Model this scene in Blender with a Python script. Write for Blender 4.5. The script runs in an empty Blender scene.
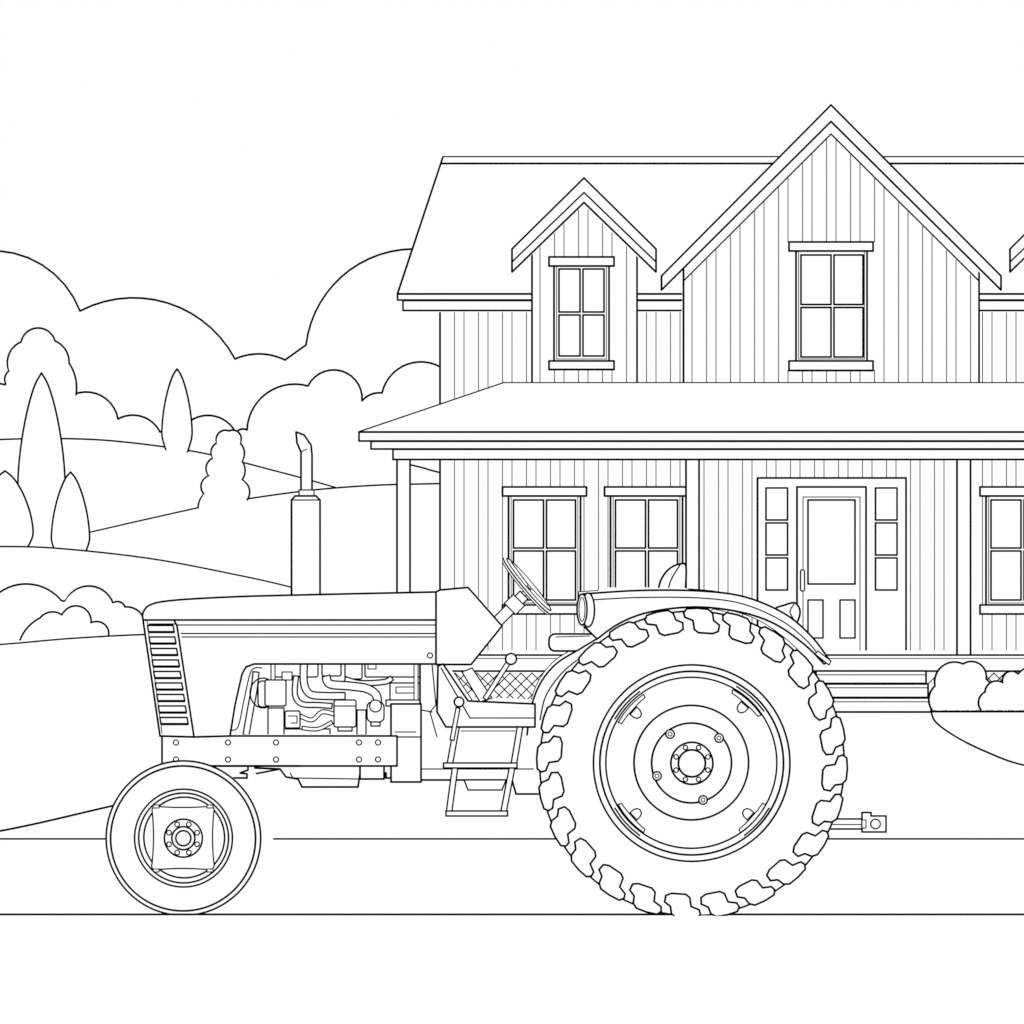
import bpy, math, random
from mathutils import Vector
random.seed(3)
F=4560.0; VX=512.0; VY=563.0; D0=24.0; H=(916-563)*D0/F
S=bpy.context.scene

def W(px,py,d): return Vector(((px-VX)*d/F, d, H+(VY-py)*d/F))

# ---------- materials ----------
def mat(name,c,emit=0.0):
    m=bpy.data.materials.new(name); m.use_nodes=True
    nt=m.node_tree; b=nt.nodes['Principled BSDF']
    b.inputs['Roughness'].default_value=1.0
    b.inputs['Specular IOR Level'].default_value=0.0
    b.inputs['Base Color'].default_value=(c,c,c,1)
    if emit>0:
        n=nt.nodes.new('ShaderNodeTexNoise'); n.inputs['Scale'].default_value=6
        tc=nt.nodes.new('ShaderNodeTexCoord'); nt.links.new(tc.outputs['Object'],n.inputs['Vector'])
        r=nt.nodes.new('ShaderNodeValToRGB')
        r.color_ramp.elements[0].color=(.985,.985,.985,1)
        r.color_ramp.elements[1].color=(1,1,1,1)
        nt.links.new(n.outputs['Fac'],r.inputs['Fac']); nt.links.new(r.outputs['Color'],b.inputs['Emission Color'])
        b.inputs['Emission Strength'].default_value=emit
        m.cycles.emission_sampling='NONE'
    return m
WHITE=mat('self_lit_white',0.04,1.0); INK=mat('black_edge_trim',0.001)  # white surfaces glow by themselves: flat brightness set in the material, no shadows
BATT=mat('batten_line',0.01)

def arc3(a,b,c,n=14):
    ax,ay=a;bx,by=b;cx,cy=c
    d=2*(ax*(by-cy)+bx*(cy-ay)+cx*(ay-by))
    if abs(d)<1e-6: return [a,b,c]
    ux=((ax*ax+ay*ay)*(by-cy)+(bx*bx+by*by)*(cy-ay)+(cx*cx+cy*cy)*(ay-by))/d
    uy=((ax*ax+ay*ay)*(cx-bx)+(bx*bx+by*by)*(ax-cx)+(cx*cx+cy*cy)*(bx-ax))/d
    r=math.hypot(ax-ux,ay-uy)
    t0=math.atan2(ay-uy,ax-ux);t1=math.atan2(by-uy,bx-ux);t2=math.atan2(cy-uy,cx-ux)
    def nrm(t,base): 
        while t<base: t+=2*math.pi
        return t
    m=nrm(t1,t0);e=nrm(t2,t0)
    if m>e: e-=2*math.pi
    return [(ux+r*math.cos(t0+(e-t0)*i/n),uy+r*math.sin(t0+(e-t0)*i/n)) for i in range(n+1)]
def chain(*arcs):
    o=[]
    for a in arcs:
        p=arc3(*a) if len(a)==3 else list(a)
        o+= p if not o else (p[1:] if p[0]==o[-1] else p)
    return o
def smooth(p,n=8,closed=False):
    o=[];N=len(p)
    for i in range(N if closed else N-1):
        if closed: a,b,c,d=p[i-1],p[i],p[(i+1)%N],p[(i+2)%N]
        else: a,b,c,d=p[max(i-1,0)],p[i],p[i+1],p[min(i+2,N-1)]
        for k in range(n):
            t=k/n
            o.append(tuple(0.5*((2*b[j])+(-a[j]+c[j])*t+(2*a[j]-5*b[j]+4*c[j]-d[j])*t*t+(-a[j]+3*b[j]-3*c[j]+d[j])*t**3) for j in (0,1)))
    if not closed:o.append(p[-1])
    return o
def rect(x0,y0,x1,y1): return [(x0,y0),(x1,y0),(x1,y1),(x0,y1)]
def rrect(x0,y0,x1,y1,r,n=4):
    o=[]
    for cx,cy,a in((x1-r,y0+r,-90),(x1-r,y1-r,0),(x0+r,y1-r,90),(x0+r,y0+r,180)):
        for i in range(n+1):
            t=math.radians(a+90*i/n); o.append((cx+r*math.cos(t),cy+r*math.sin(t)))
    return o
def circ(cx,cy,r,n=24,ry=None,rot=0):
    ry=ry or r; o=[]
    for i in range(n):
        t=2*math.pi*i/n; x=r*math.cos(t);y=ry*math.sin(t)
        o.append((cx+x*math.cos(rot)-y*math.sin(rot),cy+x*math.sin(rot)+y*math.cos(rot)))
    return o
def ribbon(path,w):
    L=[];R=[]
    for i,p in enumerate(path):
        a=path[max(i-1,0)];b=path[min(i+1,len(path)-1)]
        dx,dy=b[0]-a[0],b[1]-a[1];l=math.hypot(dx,dy) or 1
        L.append((p[0]-dy/l*w/2,p[1]+dx/l*w/2));R.append((p[0]+dy/l*w/2,p[1]-dx/l*w/2))
    return L+R[::-1]
LW=1.38
class Part:
    def __init__(s,name): s.n=name;s.v=[];s.f=[];s.m=[]
    def line3(s,pts,r,closed=False,mi=1):
        n=len(pts)
        if mi==1: r*=LW
        if mi==2: r*=1.12
        for i in range(n if closed else n-1):
            a=Vector(pts[i]);b=Vector(pts[(i+1)%n]);d=b-a
            if d.length<1e-6: continue
            d.normalize(); a=a-d*r*0.5; b=b+d*r*0.5
            u=d.orthogonal().normalized(); w=d.cross(u)
            k=len(s.v)
            for q in(a,b):
                for j in range(6):
                    t=j*math.pi/3; s.v.append(q+u*(r*math.cos(t))+w*(r*math.sin(t)))
            for j in range(6):
                j2=(j+1)%6; s.f.append((k+j,k+j2,k+6+j2,k+6+j));s.m.append(mi)
            s.f.append(tuple(k+j for j in range(6)));s.m.append(mi)
            s.f.append(tuple(k+6+j for j in range(6)));s.m.append(mi)
    def line(s,pts,d,w=1.55,closed=False,mi=1):
        s.line3([W(x,y,d) for x,y in pts],0.5*w*d/F,closed,mi); return s
    def slab(s,pts,d,th,w=1.55,outline=True,back=False):
        k=len(s.v);n=len(pts)
        fr=[W(x,y,d) for x,y in pts]; bk=[p+Vector((0,th,0)) for p in fr]
        s.v+=fr+bk
        s.f.append(tuple(range(k,k+n)));s.m.append(0)
        s.f.append(tuple(range(k+2*n-1,k+n-1,-1)));s.m.append(0)
        for i in range(n):
            j=(i+1)%n; s.f.append((k+i,k+j,k+n+j,k+n+i));s.m.append(0)
        if outline: s.line3(fr,0.5*w*d/F,True)
        if back: s.line3(bk,0.5*w*d/F,True)
        return s
    def pillow(s,pts,d,dep,base=None,w=1.55,n=5,tail=()):
        full=list(pts)+list(tail)
        xs=[p[0] for p in full];ys=[p[1] for p in full]
        c=base or (sum((min(xs),max(xs)))/2,sum((min(ys),max(ys)))/2)
        P=[W(x,y,d) for x,y in full];C=W(c[0],c[1],d);N=len(P)
        rings=[]
        for i in range(-n,n+1):
            t=i/n*0.93
            k=len(s.v); rings.append(k)
            for p in P:
                q=C+(p-C)*(1-abs(t)); q.y=d+dep*t; s.v.append(q)
        for a,b in zip(rings,rings[1:]):
            for i in range(N):
                j=(i+1)%N; s.f.append((a+i,a+j,b+j,b+i));s.m.append(0)
        for k in(rings[0],rings[-1]): s.f.append(tuple(range(k,k+N)));s.m.append(0)
        s.line3([W(x,y,d-dep*.02) for x,y in pts],0.5*w*d/F)
        return s
    def lathe(s,cx,cy,d,prof,lines=(),n=96,w=1.55):
        C=W(cx,cy,d);sc=d/F;R=[]
        for r,o in prof:
            k=len(s.v);R.append(k)
            for i in range(n):
                t=2*math.pi*i/n; s.v.append(Vector((C.x+r*sc*math.cos(t),d+o,C.z+r*sc*math.sin(t))))
        for a,b in zip(R,R[1:]):
            for i in range(n):
                j=(i+1)%n; s.f.append((a+i,a+j,b+j,b+i));s.m.append(0)
        for r,o in lines:
            s.line3([Vector((C.x+r*sc*math.cos(2*math.pi*i/n),d+o,C.z+r*sc*math.sin(2*math.pi*i/n))) for i in range(n)],0.5*w*sc,True)
        return s
    def raw(s,verts,faces):
        k=len(s.v);s.v+=[Vector(v) for v in verts]
        for f in faces: s.f.append(tuple(k+i for i in f));s.m.append(0)
        return s
    def mirror(s,y0,name):
        p=Part(name);p.v=[Vector((v.x,2*y0-v.y,v.z)) for v in s.v];p.f=list(s.f);p.m=list(s.m);return p
    def build(s,parent=None,loc=Vector((0,0,0))):
        me=bpy.data.meshes.new(s.n);me.from_pydata([v-loc for v in s.v],[],s.f)
        for m in(WHITE,INK,BATT): me.materials.append(m)
        me.polygons.foreach_set('material_index',s.m);me.update()
        o=bpy.data.objects.new(s.n,me);S.collection.objects.link(o)
        if parent: o.parent=parent
        else: o.location=loc
        return o
class Group:
    def __init__(s,name,loc):
        s.e=bpy.data.objects.new(name,None);S.collection.objects.link(s.e);s.loc=Vector(loc);s.e.location=s.loc;s.p=[]
    def part(s,name):
        p=Part(name);s.p.append(p);return p
    def add(s,p): s.p.append(p)
    def done(s):
        for p in s.p: p.build(s.e,s.loc)
def gz(py): return (916-563)*D0/(py-563)   # depth at which flat ground appears at that row

# ---------- ground, road, lawn edges ----------
g=Part('ground').raw([(-1500,-60,0),(1500,-60,0),(1500,4000,0),(-1500,4000,0)],[(0,1,2,3)]);g.build()
d1,d2=gz(915.4),gz(840.3)
r=Part('road').raw([(-300,d1,.004),(300,d1,.004),(300,d2,.004),(-300,d2,.004)],[(0,1,2,3)])
r.line3([(-300,d1,.005),(300,d1,.005)],.0042);r.line3([(-300,d2,.008),(300,d2,.008)],.0056);r.build()
def groundline(name,pts,w=1.55):
    p=Part(name)
    P=[]
    for x,y in smooth(pts,8):
        d=gz(y);q=W(x,y,d)+Vector((0,0,.003));P.append(q)
    n=len(P);k=len(p.v)
    for q in P: p.v.append(q+Vector((0,0,0)))
    for q in P: p.v.append(q+Vector((0,.5,0)))
    for i in range(n-1): p.f.append((k+i,k+i+1,k+n+i+1,k+n+i));p.m.append(0)
    for a,b in zip(P,P[1:]): p.line3([a+Vector((0,0,.004)),b+Vector((0,0,.004))],0.5*w*a.y/F)
    p.build()
groundline('grass_edge',[(-120,850),(0,832),(105,808.5),(200,786),(300,766)])
groundline('garden_path',[(931,711.8),(936,723),(955,737),(985,752),(1024,766),(1090,776),(1200,785)])
groundline('lawn',[(900,712.6),(1000,712.6),(1400,712.6)])

# ---------- hills ----------
def hill(name,ridge,d,w,lines=None,lw=1.55):
    p=Part(name);R=smooth(ridge,8);ts=[-1,-.75,-.5,-.25,0,.3,.6,1]
    rows=[]
    for t in ts:
        k=len(p.v);rows.append(k)
        for x,y in R:
            q=W(x,y,d); q.z=max(q.z,0)*(1-abs(t))-.02*abs(t);q.y=d+t*w;p.v.append(q)
    N=len(R)
    for a,b in zip(rows,rows[1:]):
        for i in range(N-1): p.f.append((a+i,a+i+1,b+i+1,b+i));p.m.append(0)
    p.line([(x,y-.3) for x,y in R],d-.05,lw);p.build()
hill('hill',[(-260,655),(-100,651),(0,645),(70,639),(145,635),(190,636)],70,9)
hill('hill',[(-300,565),(-100,548),(0,547),(60,549),(150,559),(230,574),(292,588),(350,606)],100,18)
hill('hill',[(89,533),(150,519),(220,504),(300,492),(370,486),(440,484),(520,482),(700,484),(900,500)],140,22)
hill('hill',[(-300,470),(-100,445),(0,440),(60,439),(120,442),(200,453),(270,470),(342,490),(400,510)],200,30)
hill('hill',[(403,463.5),(422,468),(440,473),(520,492)],190,20)

# ---------- clouds ----------
c=Part('cloud')
pts=chain(((-260,330),(-190,255),(-90,300)),((-90,300),(0,251),(80,311)),((80,311),(150,299),(235,359)),((235,359),(262,354),(285,360)),
          [(285,360),(306,345)],((306,345),(338,280),(413,249)),((413,249),(480,260),(540,320)),((540,320),(640,300),(700,380)))
c.slab(pts+[(700,520),(-260,520)],700,40,outline=False);c.line(pts,699.5,1.55)
c.build()

# ---------- distant trees ----------
t=Part('distant_treeline')
pts=chain(((-150,420),(-110,380),(-60,400)),((-60,400),(-4,383),(30,396)),[(30,396),(57,410)],((57,410),(88,392),(118,419)),((118,419),(140,416),(160,432)),
          [(160,432),(190,421)],((190,421),(214,416),(236,433)),((236,433),(242,429),(247,430)),((247,430),(267,393),(308,386)),
          ((308,386),(336,370),(362,401)),((362,401),(372,394),(382,393)),((382,393),(408,364),(445,370)),((445,370),(500,380),(520,420)))
t.slab(pts+[(520,520),(-150,520)],260,6,outline=False);t.line(pts,259.9,1.55);t.build()

def tree(name,crown,d,dep,basey,tw,base=None,tail=()):
    xs=[p[0] for p in crown];cx=(min(xs)+max(xs))/2
    G=Group(name,W(cx,basey,d))
    tr=G.part('trunk');tr.slab([(cx-tw,basey-25),(cx+tw,basey-25),(cx+tw*1.5,basey+25),(cx-tw*1.5,basey+25)],d+.02,.1,outline=False)
    cr=G.part('crown');cr.pillow(crown,d,dep,base=base,tail=tail)
    G.done()
tree('round_tree',chain(((6,384),(5,377),(9,371)),((9,371),(10,352),(21,342)),((21,342),(37,328),(55,341)),((55,341),(65,349),(69,363)),((69,363),(75,376),(76,395))),230,1.5,430,4,base=(36,400),tail=[(74,445),(6,445)])
def cyp(cx,top,hw,wide,bot,d):
    L=smooth([(cx,top),(cx-hw*.3,top+(wide-top)*.12),(cx-hw*.62,top+(wide-top)*.36),(cx-hw*.88,top+(wide-top)*.68),(cx-hw,wide),(cx-hw*.94,wide+(bot-wide)*.45),(cx-hw*.7,bot)],6)
    R=[(2*cx-x,y) for x,y in L]
    tree('cypress_tree',L[::-1]+R[1:],d,hw*d/F*.9,bot,2,base=(cx,wide),tail=[(cx+hw*.5,bot+6),(cx-hw*.5,bot+6)])
cyp(177,369,15,430,452,199.5)
cyp(41.5,373,23.5,482,553,101)
cyp(5,471,28,530,552,100.6)
cyp(70.5,472,19,535,556,100.3)
tree('leafy_tree',chain(((198,508),(201,498),(204,494)),((204,494),(202,482),(209,476)),((209,476),(207,464),(213,458)),((213,458),(212,448),(217,443)),
     ((217,443),(220,432),(229,431)),((229,431),(238,432),(240,443)),((240,443),(244,450),(242,461)),((242,461),(245,470),(242,480)),((242,480),(249,488),(247,500))),139.5,.6,505,2,base=(226,478),tail=[(246,506),(199,512)])

def bush(name,pts,d,dep,base):
    p=Part(name);p.pillow(pts,d,dep,base=base)
    p.build()
bush('bush',chain(((-40,600),(-20,588),(-5,596)),((-5,596),(24,584),(60,599)),((60,599),(64,601),(66,600)),((66,600),(88,586),(113,603)),((113,603),(120,602),(125,607)),((125,607),(133,608),(145,623)),[(145,623),(150,645),(-40,650)]),75,.8,(50,645))
bush('bush',chain(((20,640),(30,625),(40,618)),((40,618),(54,612),(62,615)),((62,615),(78,606),(91,623)),((91,623),(104,624),(107,640)),[(107,640),(107,648),(20,648)]),72.5,.4,(65,647))
bush('bush',chain(((932,710),(929,697),(935,686)),((935,686),(944,665),(963,664)),((963,664),(982,666),(986,679)),((986,679),(994,690),(992,710))),55.6,.3,(962,705))
bush('bush',chain(((981,710),(979,699),(985,692)),((985,692),(990,683),(1003,683)),((1003,683),(1005,674),(1018,674)),((1018,674),(1040,668),(1052,690)),((1052,690),(1062,700),(1056,710))),55.3,.25,(1016,705))

# ================= HOUSE =================
Hs=Group('farm_house',(4.14,60,0))
AX=(831-VX)*59.2/F
bw=.85
wl=Hs.part('main_walls')
x0=W(440,0,60).x;x1=2*AX-x0;zt=W(0,296,60).z
wl.raw([(x0,60,0),(x1,60,0),(x1,69,0),(x0,69,0),(x0,60,zt),(x1,60,zt),(x1,69,zt),(x0,69,zt)],[(0,1,5,4),(1,2,6,5),(2,3,7,6),(3,0,4,7)])
for xx in(x0,x1):
    for yy in(60,69): wl.line3([(xx,yy,0),(xx,yy,zt)],.0102)
    for k in range(1,27): wl.line3([(xx,60+k/3,0),(xx,60+k/3,zt)],.0055,mi=2)
sd=Hs.part('board_and_batten_siding')
def batt(x,ya,yb,d): sd.line([(x,ya),(x,yb)],d,bw,mi=2)
x=440
i=0
while x<1222:
    x+= (9.5 if i%2 else 14.5); i+=1
    batt(x,300,400,59.995); batt(x,452,656,59.995)
gw=Hs.part('gable_wall')
gp=[(683,384),(683,262),(831,115),(979,262),(979,384)]
gw.slab(gp,59.2,4.8,outline=False)
gw.line([(683.5,262),(683.5,384)],59.2);gw.line([(979,262),(979,384)],59.2)
gw.line([(683.5,281),(831,134),(979,281)],59.19,1.2)
x=692;i=0
while x<977:
    ytop=134+abs(831-x)+1
    if 787<x<875:
        batt(x,ytop,242,59.19); batt(x,370,384,59.19)
    else: batt(x,ytop,384,59.19)
    x+=(9.5 if i%2 else 14.5);i+=1
gr=Hs.part('gable_roof')
gr.slab([(831,105),(1001,276),(1001,290),(831,121.5),(661.5,290),(661.5,276)],58.9,5.0,w=1.55)
def dormer(ax,tag):
    def t(p): return [(x-583.5+ax,y) for x,y in p]
    w=Hs.part('dormer_wall'+tag)
    w.slab(t([(532,384),(532,240),(584,188),(637,240),(637,384)]),59.4,3.2,outline=False)
    for xx in(532,637): w.line(t([(xx,245),(xx,384)]),59.4)
    x=540
    i=0
    while x<636:
        yt=203+abs(584-x)
        X=x-583.5+ax
        if 548<x<615: batt(X,yt,257,59.39);batt(X,369,384,59.39)
        else: batt(X,yt,384,59.39)
        x+=(9.5 if i%2 else 14.5);i+=1
    r=Hs.part('dormer_roof'+tag)
    r.slab(t([(584,178),(656,249),(656,272),(584,202.5),(512,272),(512,249)]),59.0,3.6)
    r.line(t([(512,262),(584,192.5),(656,262)]),58.99,1.3)
    win(t([(549,257)])[0][0],257,65,[265,361],'dormer_window'+tag,59.39,pane=[(10,269,31,312),(34,269,55,312),(10,315,31,356),(34,315,55,356)],sill=(361,369.5),fr=(5,60))
def win(x,y,w,fy,name,d,pane,sill,fr,head=9):
    p=Hs.part(name)
    p.slab(rect(x+fr[0],fy[0],x+fr[1],fy[1]),d-.04,.05)
    p.slab(rect(x,y,x+w,y+head),d-.1,.12)
    p.slab(rect(x,sill[0],x+w,sill[1]),d-.1,.12)
    p.line(rect(x+fr[0]+2.6,fy[0],x+fr[1]-2.6,fy[1]-2),d-.042,.65,True)
    for a,b,c2,e in pane: p.line(rect(x+a,b,x+c2,e),d-.045,1.4,True)
dormer(583.5,'');dormer(1081.5,'_2')
win(789,242,84,[251,361],'gable_window',59.19,[(12,255,42,304.5),(45,255,74,304.5),(12,307.5,42,357),(45,307.5,74,357)],(361,370.5),(7,78))
for k,xx in enumerate((502.5,604.5,980,1080)):
    win(xx,487,84,[496,605],'porch_window_%d'%(k+1),59.98,[(11,500,41,548),(44,500,73,548),(11,551,41,600),(44,551,73,600)],(605,614),(6,78))
dr=Hs.part('front_door')
dr.slab(rect(757.5,478,906,660),59.95,.1)
dr.slab(rect(797,487,866,660),59.93,.1)
dr.line([(803,660),(803,500),(803,497),(860,497),(860,660)],59.925,.75)
dr.line(rect(808,500,855,584),59.92,1.4,True)
dr.line(rect(808,600,823,638),59.92,1.3,True);dr.line(rect(840,600,855,638),59.92,1.3,True)
for xx in(766,875.5):
    for yy in(488,523,558): dr.slab(rect(xx,yy,xx+21.5,yy+32),59.94,.02,w=1.4)
dr.slab(rrect(800.5,570,804.5,591,1.5),59.88,.04,w=1.1)
rf=Hs.part('main_roof')
eL=W(397.5,294,59.5);rL=W(443,157,64)
ex1=2*AX-eL.x;rx1=2*AX-rL.x;yb=68.5+.9
V=[(eL.x,59.5,eL.z),(ex1,59.5,eL.z),(rx1,64,rL.z),(rL.x,64,rL.z),(rL.x,65,rL.z),(rx1,65,rL.z),(eL.x,yb,eL.z),(ex1,yb,eL.z)]
rf.raw(V,[(0,1,2,3),(3,2,5,4),(4,5,7,6),(0,3,4,6),(1,7,5,2),(0,6,7,1)])
rr=.0108
for a,b in((0,1),(2,3),(0,3),(1,2),(6,7),(0,6),(1,7)): rf.line3([V[a],V[b]],rr)
rf.line([(441.3,163.5),(1200,163.5)],63.72,1.5)
fa=Hs.part('eave_fascia')
z1,z2,z3=eL.z,W(0,300,59.5).z,W(0,310.5,59.6).z
def box(p,a,b,lines=True,r=.0092):
    xa,ya,za=a;xb,yb_,zb=b
    v=[(xa,ya,za),(xb,ya,za),(xb,yb_,za),(xa,yb_,za),(xa,ya,zb),(xb,ya,zb),(xb,yb_,zb),(xa,yb_,zb)]
    p.raw(v,[(0,1,2,3),(4,5,6,7),(0,1,5,4),(1,2,6,5),(2,3,7,6),(3,0,4,7)])
    if lines:
        for i,j in((0,1),(4,5),(0,4),(1,5)): p.line3([v[i],v[j]],r)
box(fa,(eL.x,59.5,z2),(ex1,yb,z1-.002));xx=W(403,0,59.6).x
box(fa,(xx,59.6,z3),(2*AX-xx,yb-.1,z2-.002))
pr=Hs.part('porch_roof')
a=W(359,432,56.8);b=W(503.5,383,59.1)
V=[(a.x,56.8,a.z),(2*AX-a.x,56.8,a.z),(2*AX-b.x,59.1,b.z),(b.x,59.1,b.z),(2*AX-b.x,60.1,b.z),(b.x,60.1,b.z),(a.x,60.1,a.z),(2*AX-a.x,60.1,a.z)]
pr.raw(V,[(0,1,2,3),(3,2,4,5),(0,3,5,6),(1,7,4,2),(0,6,7,1)])
for i,j in((0,1),(1,2),(2,3),(3,0)): pr.line3([V[i],V[j]],.0096)
pf=Hs.part('porch_fascia')
z=[a.z-.002,W(0,441,56.8).z,W(0,449,56.9).z,W(0,459.5,57).z]
xs=[a.x,W(371,0,56.9).x,W(393,0,57).x]
box(pf,(xs[0],56.8,z[1]),(2*AX-xs[0],60.1,z[0]))
box(pf,(xs[1],56.9,z[2]),(2*AX-xs[1],60.1,z[1]-.002))
box(pf,(xs[2],57.0,z[3]),(2*AX-xs[2],57.25,z[2]-.002))
for k,(xa,xb) in enumerate(((397,410),(686,699),(957,970.5),(1252,1265))):
    p=Hs.part('porch_post_%d'%(k+1)); p.slab(rect(xa,459,xb,655.5),57.05,.16)
dk=Hs.part('porch_deck')
xa=W(392,0,57).x
box(dk,(xa,56.95,W(0,671,57).z),(2*AX-xa,60.1,W(0,655,57).z))
dk.line([(392,658.5),(1270,658.5)],56.94,.65)
sk=Hs.part('lattice_skirt')
xa=W(397,0,57.1).x
box(sk,(xa,57.1,0),(2*AX-xa,57.3,W(0,671,57).z))
for k in range(400,1265,11):
    for s in(1,-1):
        if 800<k<935: continue
        sk.line([(k,673),(k+s*38,711)],57.09,.9)
st=Hs.part('front_steps')
for k,(xa,xb,ya,yb2,d) in enumerate(((816,926,671,683.5,56.75),(812,928,684,697.5,56.5),(808,931,698,712,56.25))):
    st.slab(rect(xa,ya,xb,yb2),d,57-d)
    st.line([(xa,ya+3.8),(xb,ya+3.8)],d-.002,.8)
st.slab(rect(809,711,930,716),56.27,.7,outline=False)
Hs.done()

# ================= TRACTOR =================
T=Group('farm_tractor',(W(450,0,24.8).x,24.8,0))
YM=24.8
def wheel_rear():
    p=Part('rear_wheel');cx,cy=692,763.5;d=24.0
    p.lathe(cx,cy,d,[(98,.05),(104,.02),(120,0.005),(135,.012),(146,.04),(148.5,.07),(148.5,.42),(140,.45),(98,.45)])
    p.lathe(cx,cy,d,[(98,.05),(92,.05),(88,.08),(80,.12),(58,.13),(57,.10),(41,.08),(39,.06),(22,.05),(21,.02),(0.01,.02)],
        lines=[(98.5,.045),(92,.045),(86,.09),(57.5,.10),(40,.06),(21,.02),(13.5,.018)])
    p.lathe(cx,cy,d,[(98,.45),(60,.35),(0.01,.35)])
    def pol(r,o): return (cx+r*math.cos(math.radians(o)),cy+r*math.sin(math.radians(o)))
    for i in range(24):
        a=i*15+4
        p.slab([pol(r,a+o) for r,o in [(154.8,-6),(155.4,-2),(155,2),(151.5,3.8),(144.5,4.6),(141,7.2),(134.5,7.2),(131.5,5),(131,-1.2),(134,-3),(143,-3.6),(146.5,-6.8),(151,-7.2)]],d,.2)
    for i in range(24):
        a=i*15+4
        p.line([pol(152.3,a+o) for o in (2.8,5,7,8.2)],d+.03,1.45)
        p.slab([pol(r,a+o) for r,o in [(152.3,2.5),(152.3,5),(152.3,7),(152.3,9.5),(140,9.5),(140,2.5)]],d+.035,.36,outline=False)
    for bx,by in((670,734),(719,738),(657,776),(703,800)):
        p.slab(circ(bx,by,4.3,16),d+.03,.06,w=1.25);p.slab(circ(bx,by,2,10),d+.02,.02,w=.8)
    for i in range(8):
        t=math.radians(22.5+45*i);p.slab(circ(cx+17.2*math.cos(t),cy+17.2*math.sin(t),2.3,10),d+.01,.02,w=1.0)
    for ang in(-48,-138,138,42):
        def pl(r,o): return pol(r,ang+o)
        p.slab([pl(84.5,-13),pl(84.5,-6),pl(84.5,0),pl(84.5,6),pl(84.5,13),pl(81,12.5),pl(80.5,6),pl(80,0),pl(80.5,-6),pl(81,-12.5)],d+.07,.04,w=1.0)
        p.slab([pl(79,3.6),pl(74,3.6),pl(71,2.6),pl(69.5,0),pl(71,-2.6),pl(74,-3.6),pl(79,-3.6)],d+.06,.05,w=1.1)
        p.line([pl(89,-12),pl(89,-5),pl(89,0),pl(89,5),pl(89,12)],d+.05,1.3)
    return p
rw=wheel_rear();T.add(rw);T.add(rw.mirror(YM,'rear_wheel_far_side'))
def wheel_front(far=False):
    p=Part('front_wheel'+('_far_side' if far else ''));cx,cy=183,838.5;d=24.05
    p.lathe(cx,cy,d,[(49,.04),(55,.01),(65,.0),(72,.01),(76,.02),(77.5,.05),(76,.2),(70,.25),(49,.25)],lines=[(72.5,.005)]+([] if far else [(77.3,.03)]))
    p.lathe(cx,cy,d,[(49,.04),(46,.05),(43,.09),(20,.09),(19,.03),(0.01,.03)],lines=[(49,.035),(45,.045),(40.5,.088),(19,.028),(11.5,.026),(7.5,.024)],w=1.4)
    p.lathe(cx,cy,d,[(49,.25),(30,.2),(0.01,.2)])
    sq=chain(((152,810),(154,807),(158,806.5)),((158,806.5),(183,807.5),(208,806.5)),((208,806.5),(213,807),(214,811)),((214,811),(212.5,838),(214,864)),((214,864),(212,869),(208,869.5)),((208,869.5),(183,868.5),(158,869.5)),((158,869.5),(153,869),(152,864)),((152,864),(153.5,838),(152,810)))
    p.slab(sq[:-1],d+.07,.04,w=1.1)
    for sx in(-1,1):
        for sy in(-1,1): p.slab(rect(cx+sx*27-3,cy+sy*32-1.5,cx+sx*27+3,cy+sy*32+1.5),d+.06,.02,w=.9)
    for i in range(8):
        t=math.radians(22.5+45*i);p.slab(circ(cx+15.2*math.cos(t),cy+15.2*math.sin(t),2.4,12),d+.02,.03,w=1.0)
    return p
T.add(wheel_front());T.add(wheel_front(True).mirror(YM,'front_wheel_far_side'))

b=T.part('bonnet')
top=smooth([(143,620),(143,613),(150,605),(172,600.5),(230,597),(300,595),(437,592)],6)
b.slab(top+[(437,664),(262,664),(254,664),(246,667),(242,674),(235,705),(230,736),(194,737),(160,736)],24.45,.70)
b.line([(143,620),(437,620)],24.445,1.5);b.line([(177,625),(437,625)],24.445,1.0)
b.line([(181,633.5),(437,633.5)],24.445,1.0);b.line([(182,637),(437,637)],24.445,1.0)
b.line([(174,620),(177,626),(194,737)],24.445,1.5)
b.slab(circ(430,655.5,2.6,12),24.44,.02,w=1.0)
b.line(smooth([(262,668),(255,668),(250,674),(244,700),(238,727),(230,730)],5),24.445,1.0)
gl=T.part('grille')
gl.line([(149,624),(175,624)],24.44,1.0)
gl.line([(147,621),(162,733)],24.44,.8)
for i in range(9):
    y=625.5+i*11.5; xl=147.5+i*1.55;xr=173+i*1.75
    pts=[(xl,y),(xr,y),(xr+1.2,y+6.2),(xl+1,y+6.2)]
    gl.slab(pts,24.44,.02,w=1.35)
    gl.line([(xl+1,y+7.2),(xr+1.2,y+7.2)],24.44,1.0)
cw=T.part('instrument_cowl')
cw.slab([(436,592),(440,590),(468,587.5),(502,626),(471,664.5),(436,664.5)],24.43,.74)
e=T.part('exhaust_stack')
e.slab([(295,496),(316,496),(320,500),(320,597),(291.5,597),(291.5,500)],24.7,.15)
e.line([(291.5,500),(320,500)],24.695,1.0)
e.slab([(301,496),(301,452),(297,443),(296,432),(304,435),(311,445),(312,455),(312,496)],24.73,.06)
e.line([(301,452),(307,449)],24.725,.8)
e.slab(rect(299,490,314,496),24.71,.1,w=1.1)
fr=T.part('frame_rail')
fr.slab([(162,736),(397,736),(397,766),(162,766)],24.5,.6)
for bx in(176,228,276,359,378):
    for by in(742.5,759.5): fr.slab(circ(bx,by,2.6,12),24.48,.03,w=1.0)
fr.line([(174,766),(250,766),(300,766)],24.49,1.7)
fx=T.part('front_axle')
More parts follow.
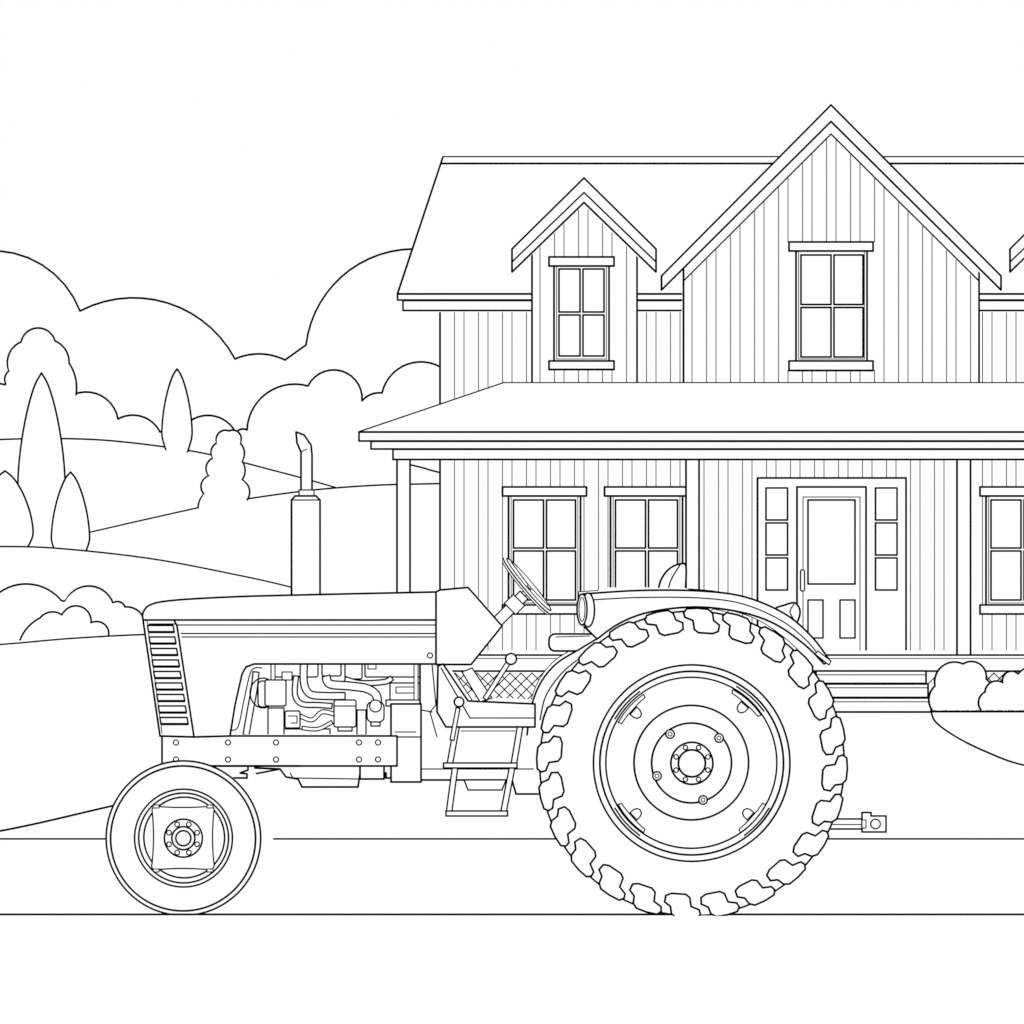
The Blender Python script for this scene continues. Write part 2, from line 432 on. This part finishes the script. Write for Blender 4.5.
fx.slab([(200,766),(248,766),(248,770),(240,773),(247,774),(247,778),(225,778),(215,792),(200,792)],24.56,.3)
fx.slab(rect(178,825,190,851),24.2,1.2,outline=False)
fx.slab([(170,790),(196,790),(196,845),(170,845)],24.4,.8,outline=False)
pan=T.part('oil_pan')
pan.slab([(255,766),(392,766),(392,778),(386,778),(386,773),(360,773),(358,787),(302,787),(298,779),(286,777),(280,769),(255,768)],24.62,.4)
pan.slab([(360,766),(384,766),(384,779),(360,779)],24.6,.4)
pan.line([(290,773),(293,778),(358,779)],24.6,1.0)
E=T.part('engine_block')
E.slab([(245,664),(437,664),(437,737),(232,737)],24.85,.3,outline=False)
def es(p,d,w=1.2,th=.08): E.slab(p,d,th,w=w)
es(rrect(272,663,318,677,2),24.72);es(rrect(322,663,341,676,2),24.71);es(rrect(345,663,362,679,2),24.72);es(rrect(365,663,424,677,2),24.73)
es(rect(368,664,376,669),24.7,.9);es(rect(390,683,422,700),24.74);es(rect(396,687,416,693),24.72,.9)
es(rrect(258,681,270,707,4),24.67);es(rrect(265,680,286,706,2),24.66)
es(circ(263,693,13,18,ry=15),24.70)
es(rect(268,708,284,736),24.73);es(rrect(285,711,300,728,2),24.66);E.line([(288,716),(297,716),(297,723),(291,723)],24.655,.9)
es(ribbon(smooth([(304,662),(304,683),(310,694),(325,696),(345,696)],6),7),24.68)
es(ribbon(smooth([(326,676),(330,684),(350,686),(368,689),(377,697),(376,712)],6),8),24.655)
es(ribbon(smooth([(296,676),(295,695),(302,704),(318,705),(332,706)],6),5),24.69)
es(ribbon(smooth([(256,672),(254,690),(250,712),(246,735)],5),6),24.70)
es(ribbon(smooth([(345,679),(360,683),(384,682),(392,678)],5),5),24.69)
es(ribbon([(273,664),(273,680)],4),24.69,1.0);es(rect(282,672,292,680),24.7,1.0)
es(rrect(334,700,356,727,2),24.63);E.line([(334,706),(356,706)],24.625,1.0);es(rect(338,726,352,731),24.64)
es(rrect(367,702,384,722,5),24.62);es(circ(375.5,706,6,14),24.6,1.1);es(rect(371,721,380,726),24.63)
es(ribbon(smooth([(300,716),(312,720),(322,712),(334,714)],5),4),24.67,1.0)
es(ribbon(smooth([(302,728),(318,729),(332,722)],5),3.5),24.68,1.0)
es(rect(357,710,366,735),24.72);es(rect(386,700,424,706),24.71)
es(rect(424,668,430,700),24.7);es(rect(284,729,330,736),24.74)
es(ribbon([(416,664),(416,700)],4),24.70,.9)
tr=T.part('transmission')
tr.slab([(391,704),(421,704),(421,782),(391,782)],24.6,.4)
tr.line([(391,737),(421,737)],24.595,1.1);tr.line([(395,732),(416,732)],24.595,.9)
tr.slab([(420,664),(438,664),(441,700),(446,722),(560,722),(560,794),(516,794),(512,780),(420,780)],24.62,.36)
tr.line([(432,664),(436,705),(430,712),(437,737)],24.615,1.0)
tr.line([(420,769),(560,769)],24.615,1.0);tr.line([(421,710),(432,712)],24.615,1.0)
tr.slab([(464,780),(506,780),(502,790),(468,790)],24.6,.3,w=1.2)
tr.slab([(600,700),(780,700),(780,815),(600,815)],24.5,.6,outline=False)
ax2=T.part('rear_axle');ax2.slab(circ(692,763,30,20),24.2,1.2,outline=False)
pl=T.part('operator_platform')
pl.slab([(438,666),(443,664),(468,701),(535,704),(535,727),(446,727),(437,712)],24.40,.8)
pl.line([(470,718),(535,718)],24.395,1.0);pl.line([(441,668),(470,718)],24.395,1.1);pl.line([(455,674),(472,700)],24.395,.9)
pl.slab([(462,672),(472,668),(492,698),(480,702)],24.38,.05,w=1.1)
ld=T.part('access_ladder')
for pth in([(456.5,727),(449.5,766)],[(520,727),(513.5,766)],[(455,768),(449,812)],[(512,768),(503.5,812)]):
    ld.slab(ribbon(pth,5.5),24.2,.04,w=1.2)
ld.slab([(443.5,763),(517,763),(517,768),(443.5,768)],24.14,.2,w=1.3)
ld.slab([(446,811),(507.5,811),(507.5,816),(446,816)],24.14,.2,w=1.3)
ld.line([(461,731),(515,731)],24.21,.8);ld.line([(447,727),(523,727)],24.2,1.4)
lv=T.part('control_levers')
lv.slab(ribbon([(452,740),(458,708)],4),24.12,.03,w=1.1);lv.slab(circ(459,702,4.8,16),24.11,.05,w=1.4)
lv.slab(ribbon([(485,699),(508,663)],4.5),24.36,.04,w=1.1);lv.slab(circ(511,659,5.5,16),24.35,.06,w=1.4)
sc=T.part('steering_column')
sc.slab(ribbon([(497,622),(524,595)],11),24.72,.12,w=1.2)
sc.slab(ribbon([(510,609),(519,600)],16),24.70,.16,w=1.1)
sc.slab(ribbon([(517,602),(529,588)],5),24.76,.05,w=1.1)
sw=T.part('steering_wheel')
C=W(527,586,24.8);u=Vector((22,0,-26)).normalized();nn=Vector((26,0,22)).normalized()
v=(Vector((0,1,0))*.99+nn*.10).normalized();nr=u.cross(v).normalized()
R=34*24.8/F;tr_=2.3*24.8/F
ring=[C+u*R*math.cos(2*math.pi*i/48)+v*R*math.sin(2*math.pi*i/48) for i in range(48)]
sw.line3(ring,tr_,True,mi=0)
for o in(1,-1): sw.line3([q+nr*tr_*1.02*o for q in ring],.0031,True)
sw.line3([C+(q-C)*(1+tr_/R) for q in ring],.0031,True)
for k in range(3):
    q=ring[k*16+4];sw.line3([C,q],.008,mi=0);sw.line3([C+nr*.009,q+nr*.009],.0028)
fe=Part('rear_fender')
outer=smooth([(583,594),(640,590.5),(700,591),(745,597),(785,614),(812,637),(830,661)],6)
inner=smooth([(824,664),(805,645),(775,624),(740,612),(695,607),(650,612),(620,623),(597,639)],6)
fe.slab(outer+inner+[(585,627)],24.08,.40)
fe.line(smooth([(590,600),(640,597.5),(700,598),(743,604),(782,621),(808,642),(823,662)],6),24.075,1.0)
fe.slab([(815,654),(818,651),(831,661),(829,665)],24.06,.3,w=1.0)
inn=Part('inner_mudguard')
ii=smooth([(527,735),(531,708),(540,684),(556,664),(580,649),(600,637)],6)
inn.slab(ii+[(680,640),(680,800),(540,800)],24.44,.04,outline=False);inn.line(ii,24.44,1.5)
inn.line(smooth([(540,720),(545,698),(556,680),(572,664),(600,645)],6),24.435,1.1)
for p in(fe,inn):
    T.add(p);T.add(p.mirror(YM,p.n+'_far_side'))
lp=T.part('headlamp')
lp.slab(circ(588,610,6.5,24,ry=17),24.02,.12,w=1.4);lp.slab(circ(582,609.5,5,24,ry=15.5),24.0,.04,w=1.4)
lp.line(circ(582,609.5,3,20,ry=12),23.995,.8,True)
rl=T.part('rear_lamp')
rl.slab(smooth([(775,610),(785,605),(795,603),(800,611),(797,622),(790,622)],5,True),24.12,.1)
rl.line(smooth([(794,604),(790,612),(795,621)],5),24.115,1.0)
se=T.part('driver_seat')
se.slab(smooth([(657,595),(661,580),(669,569),(680,564),(686,567),(685,595)],6),24.6,.42)
se.line(smooth([(667,595),(671,580),(680,565)],6),24.595,1.1)
se.slab(rrect(600,588,690,600,5),24.55,.5,outline=False)
bx=T.part('tool_box')
bx.slab(rrect(549,634,597,651,6),24.46,.5);bx.line([(556,637),(590,636)],24.455,.8)
db=T.part('drawbar')
db.slab([(700,819),(862,819),(862,824),(862,829),(700,829)],24.7,.1,w=1.4)
db.slab([(862,812.5),(871,812.5),(871,816),(886,816),(886,832),(862,832)],24.68,.14,w=1.4)
db.slab(circ(875.5,824,4.8,16),24.67,.02,w=1.1)
db.slab(rect(862,820,866,828),24.67,.02,w=.9);db.line([(833,824.5),(862,824.5)],24.695,.8)
T.done()

# ---------- world / light ----------
w=bpy.data.worlds.new('World');S.world=w;w.use_nodes=True
bg=w.node_tree.nodes['Background'];bg.inputs['Color'].default_value=(1,1,1,1);bg.inputs['Strength'].default_value=1.0
S.view_settings.view_transform='Standard';S.view_settings.look='None';S.view_settings.exposure=0
# ---------- camera ----------
cd=bpy.data.cameras.new('camera');co=bpy.data.objects.new('camera',cd);S.collection.objects.link(co)
co.location=(0,0,H);co.rotation_euler=(math.radians(90),0,0)
cd.sensor_width=36;cd.lens=F/1024*36;cd.shift_y=(563-512)/1024;cd.clip_start=.1;cd.clip_end=6000
S.camera=co
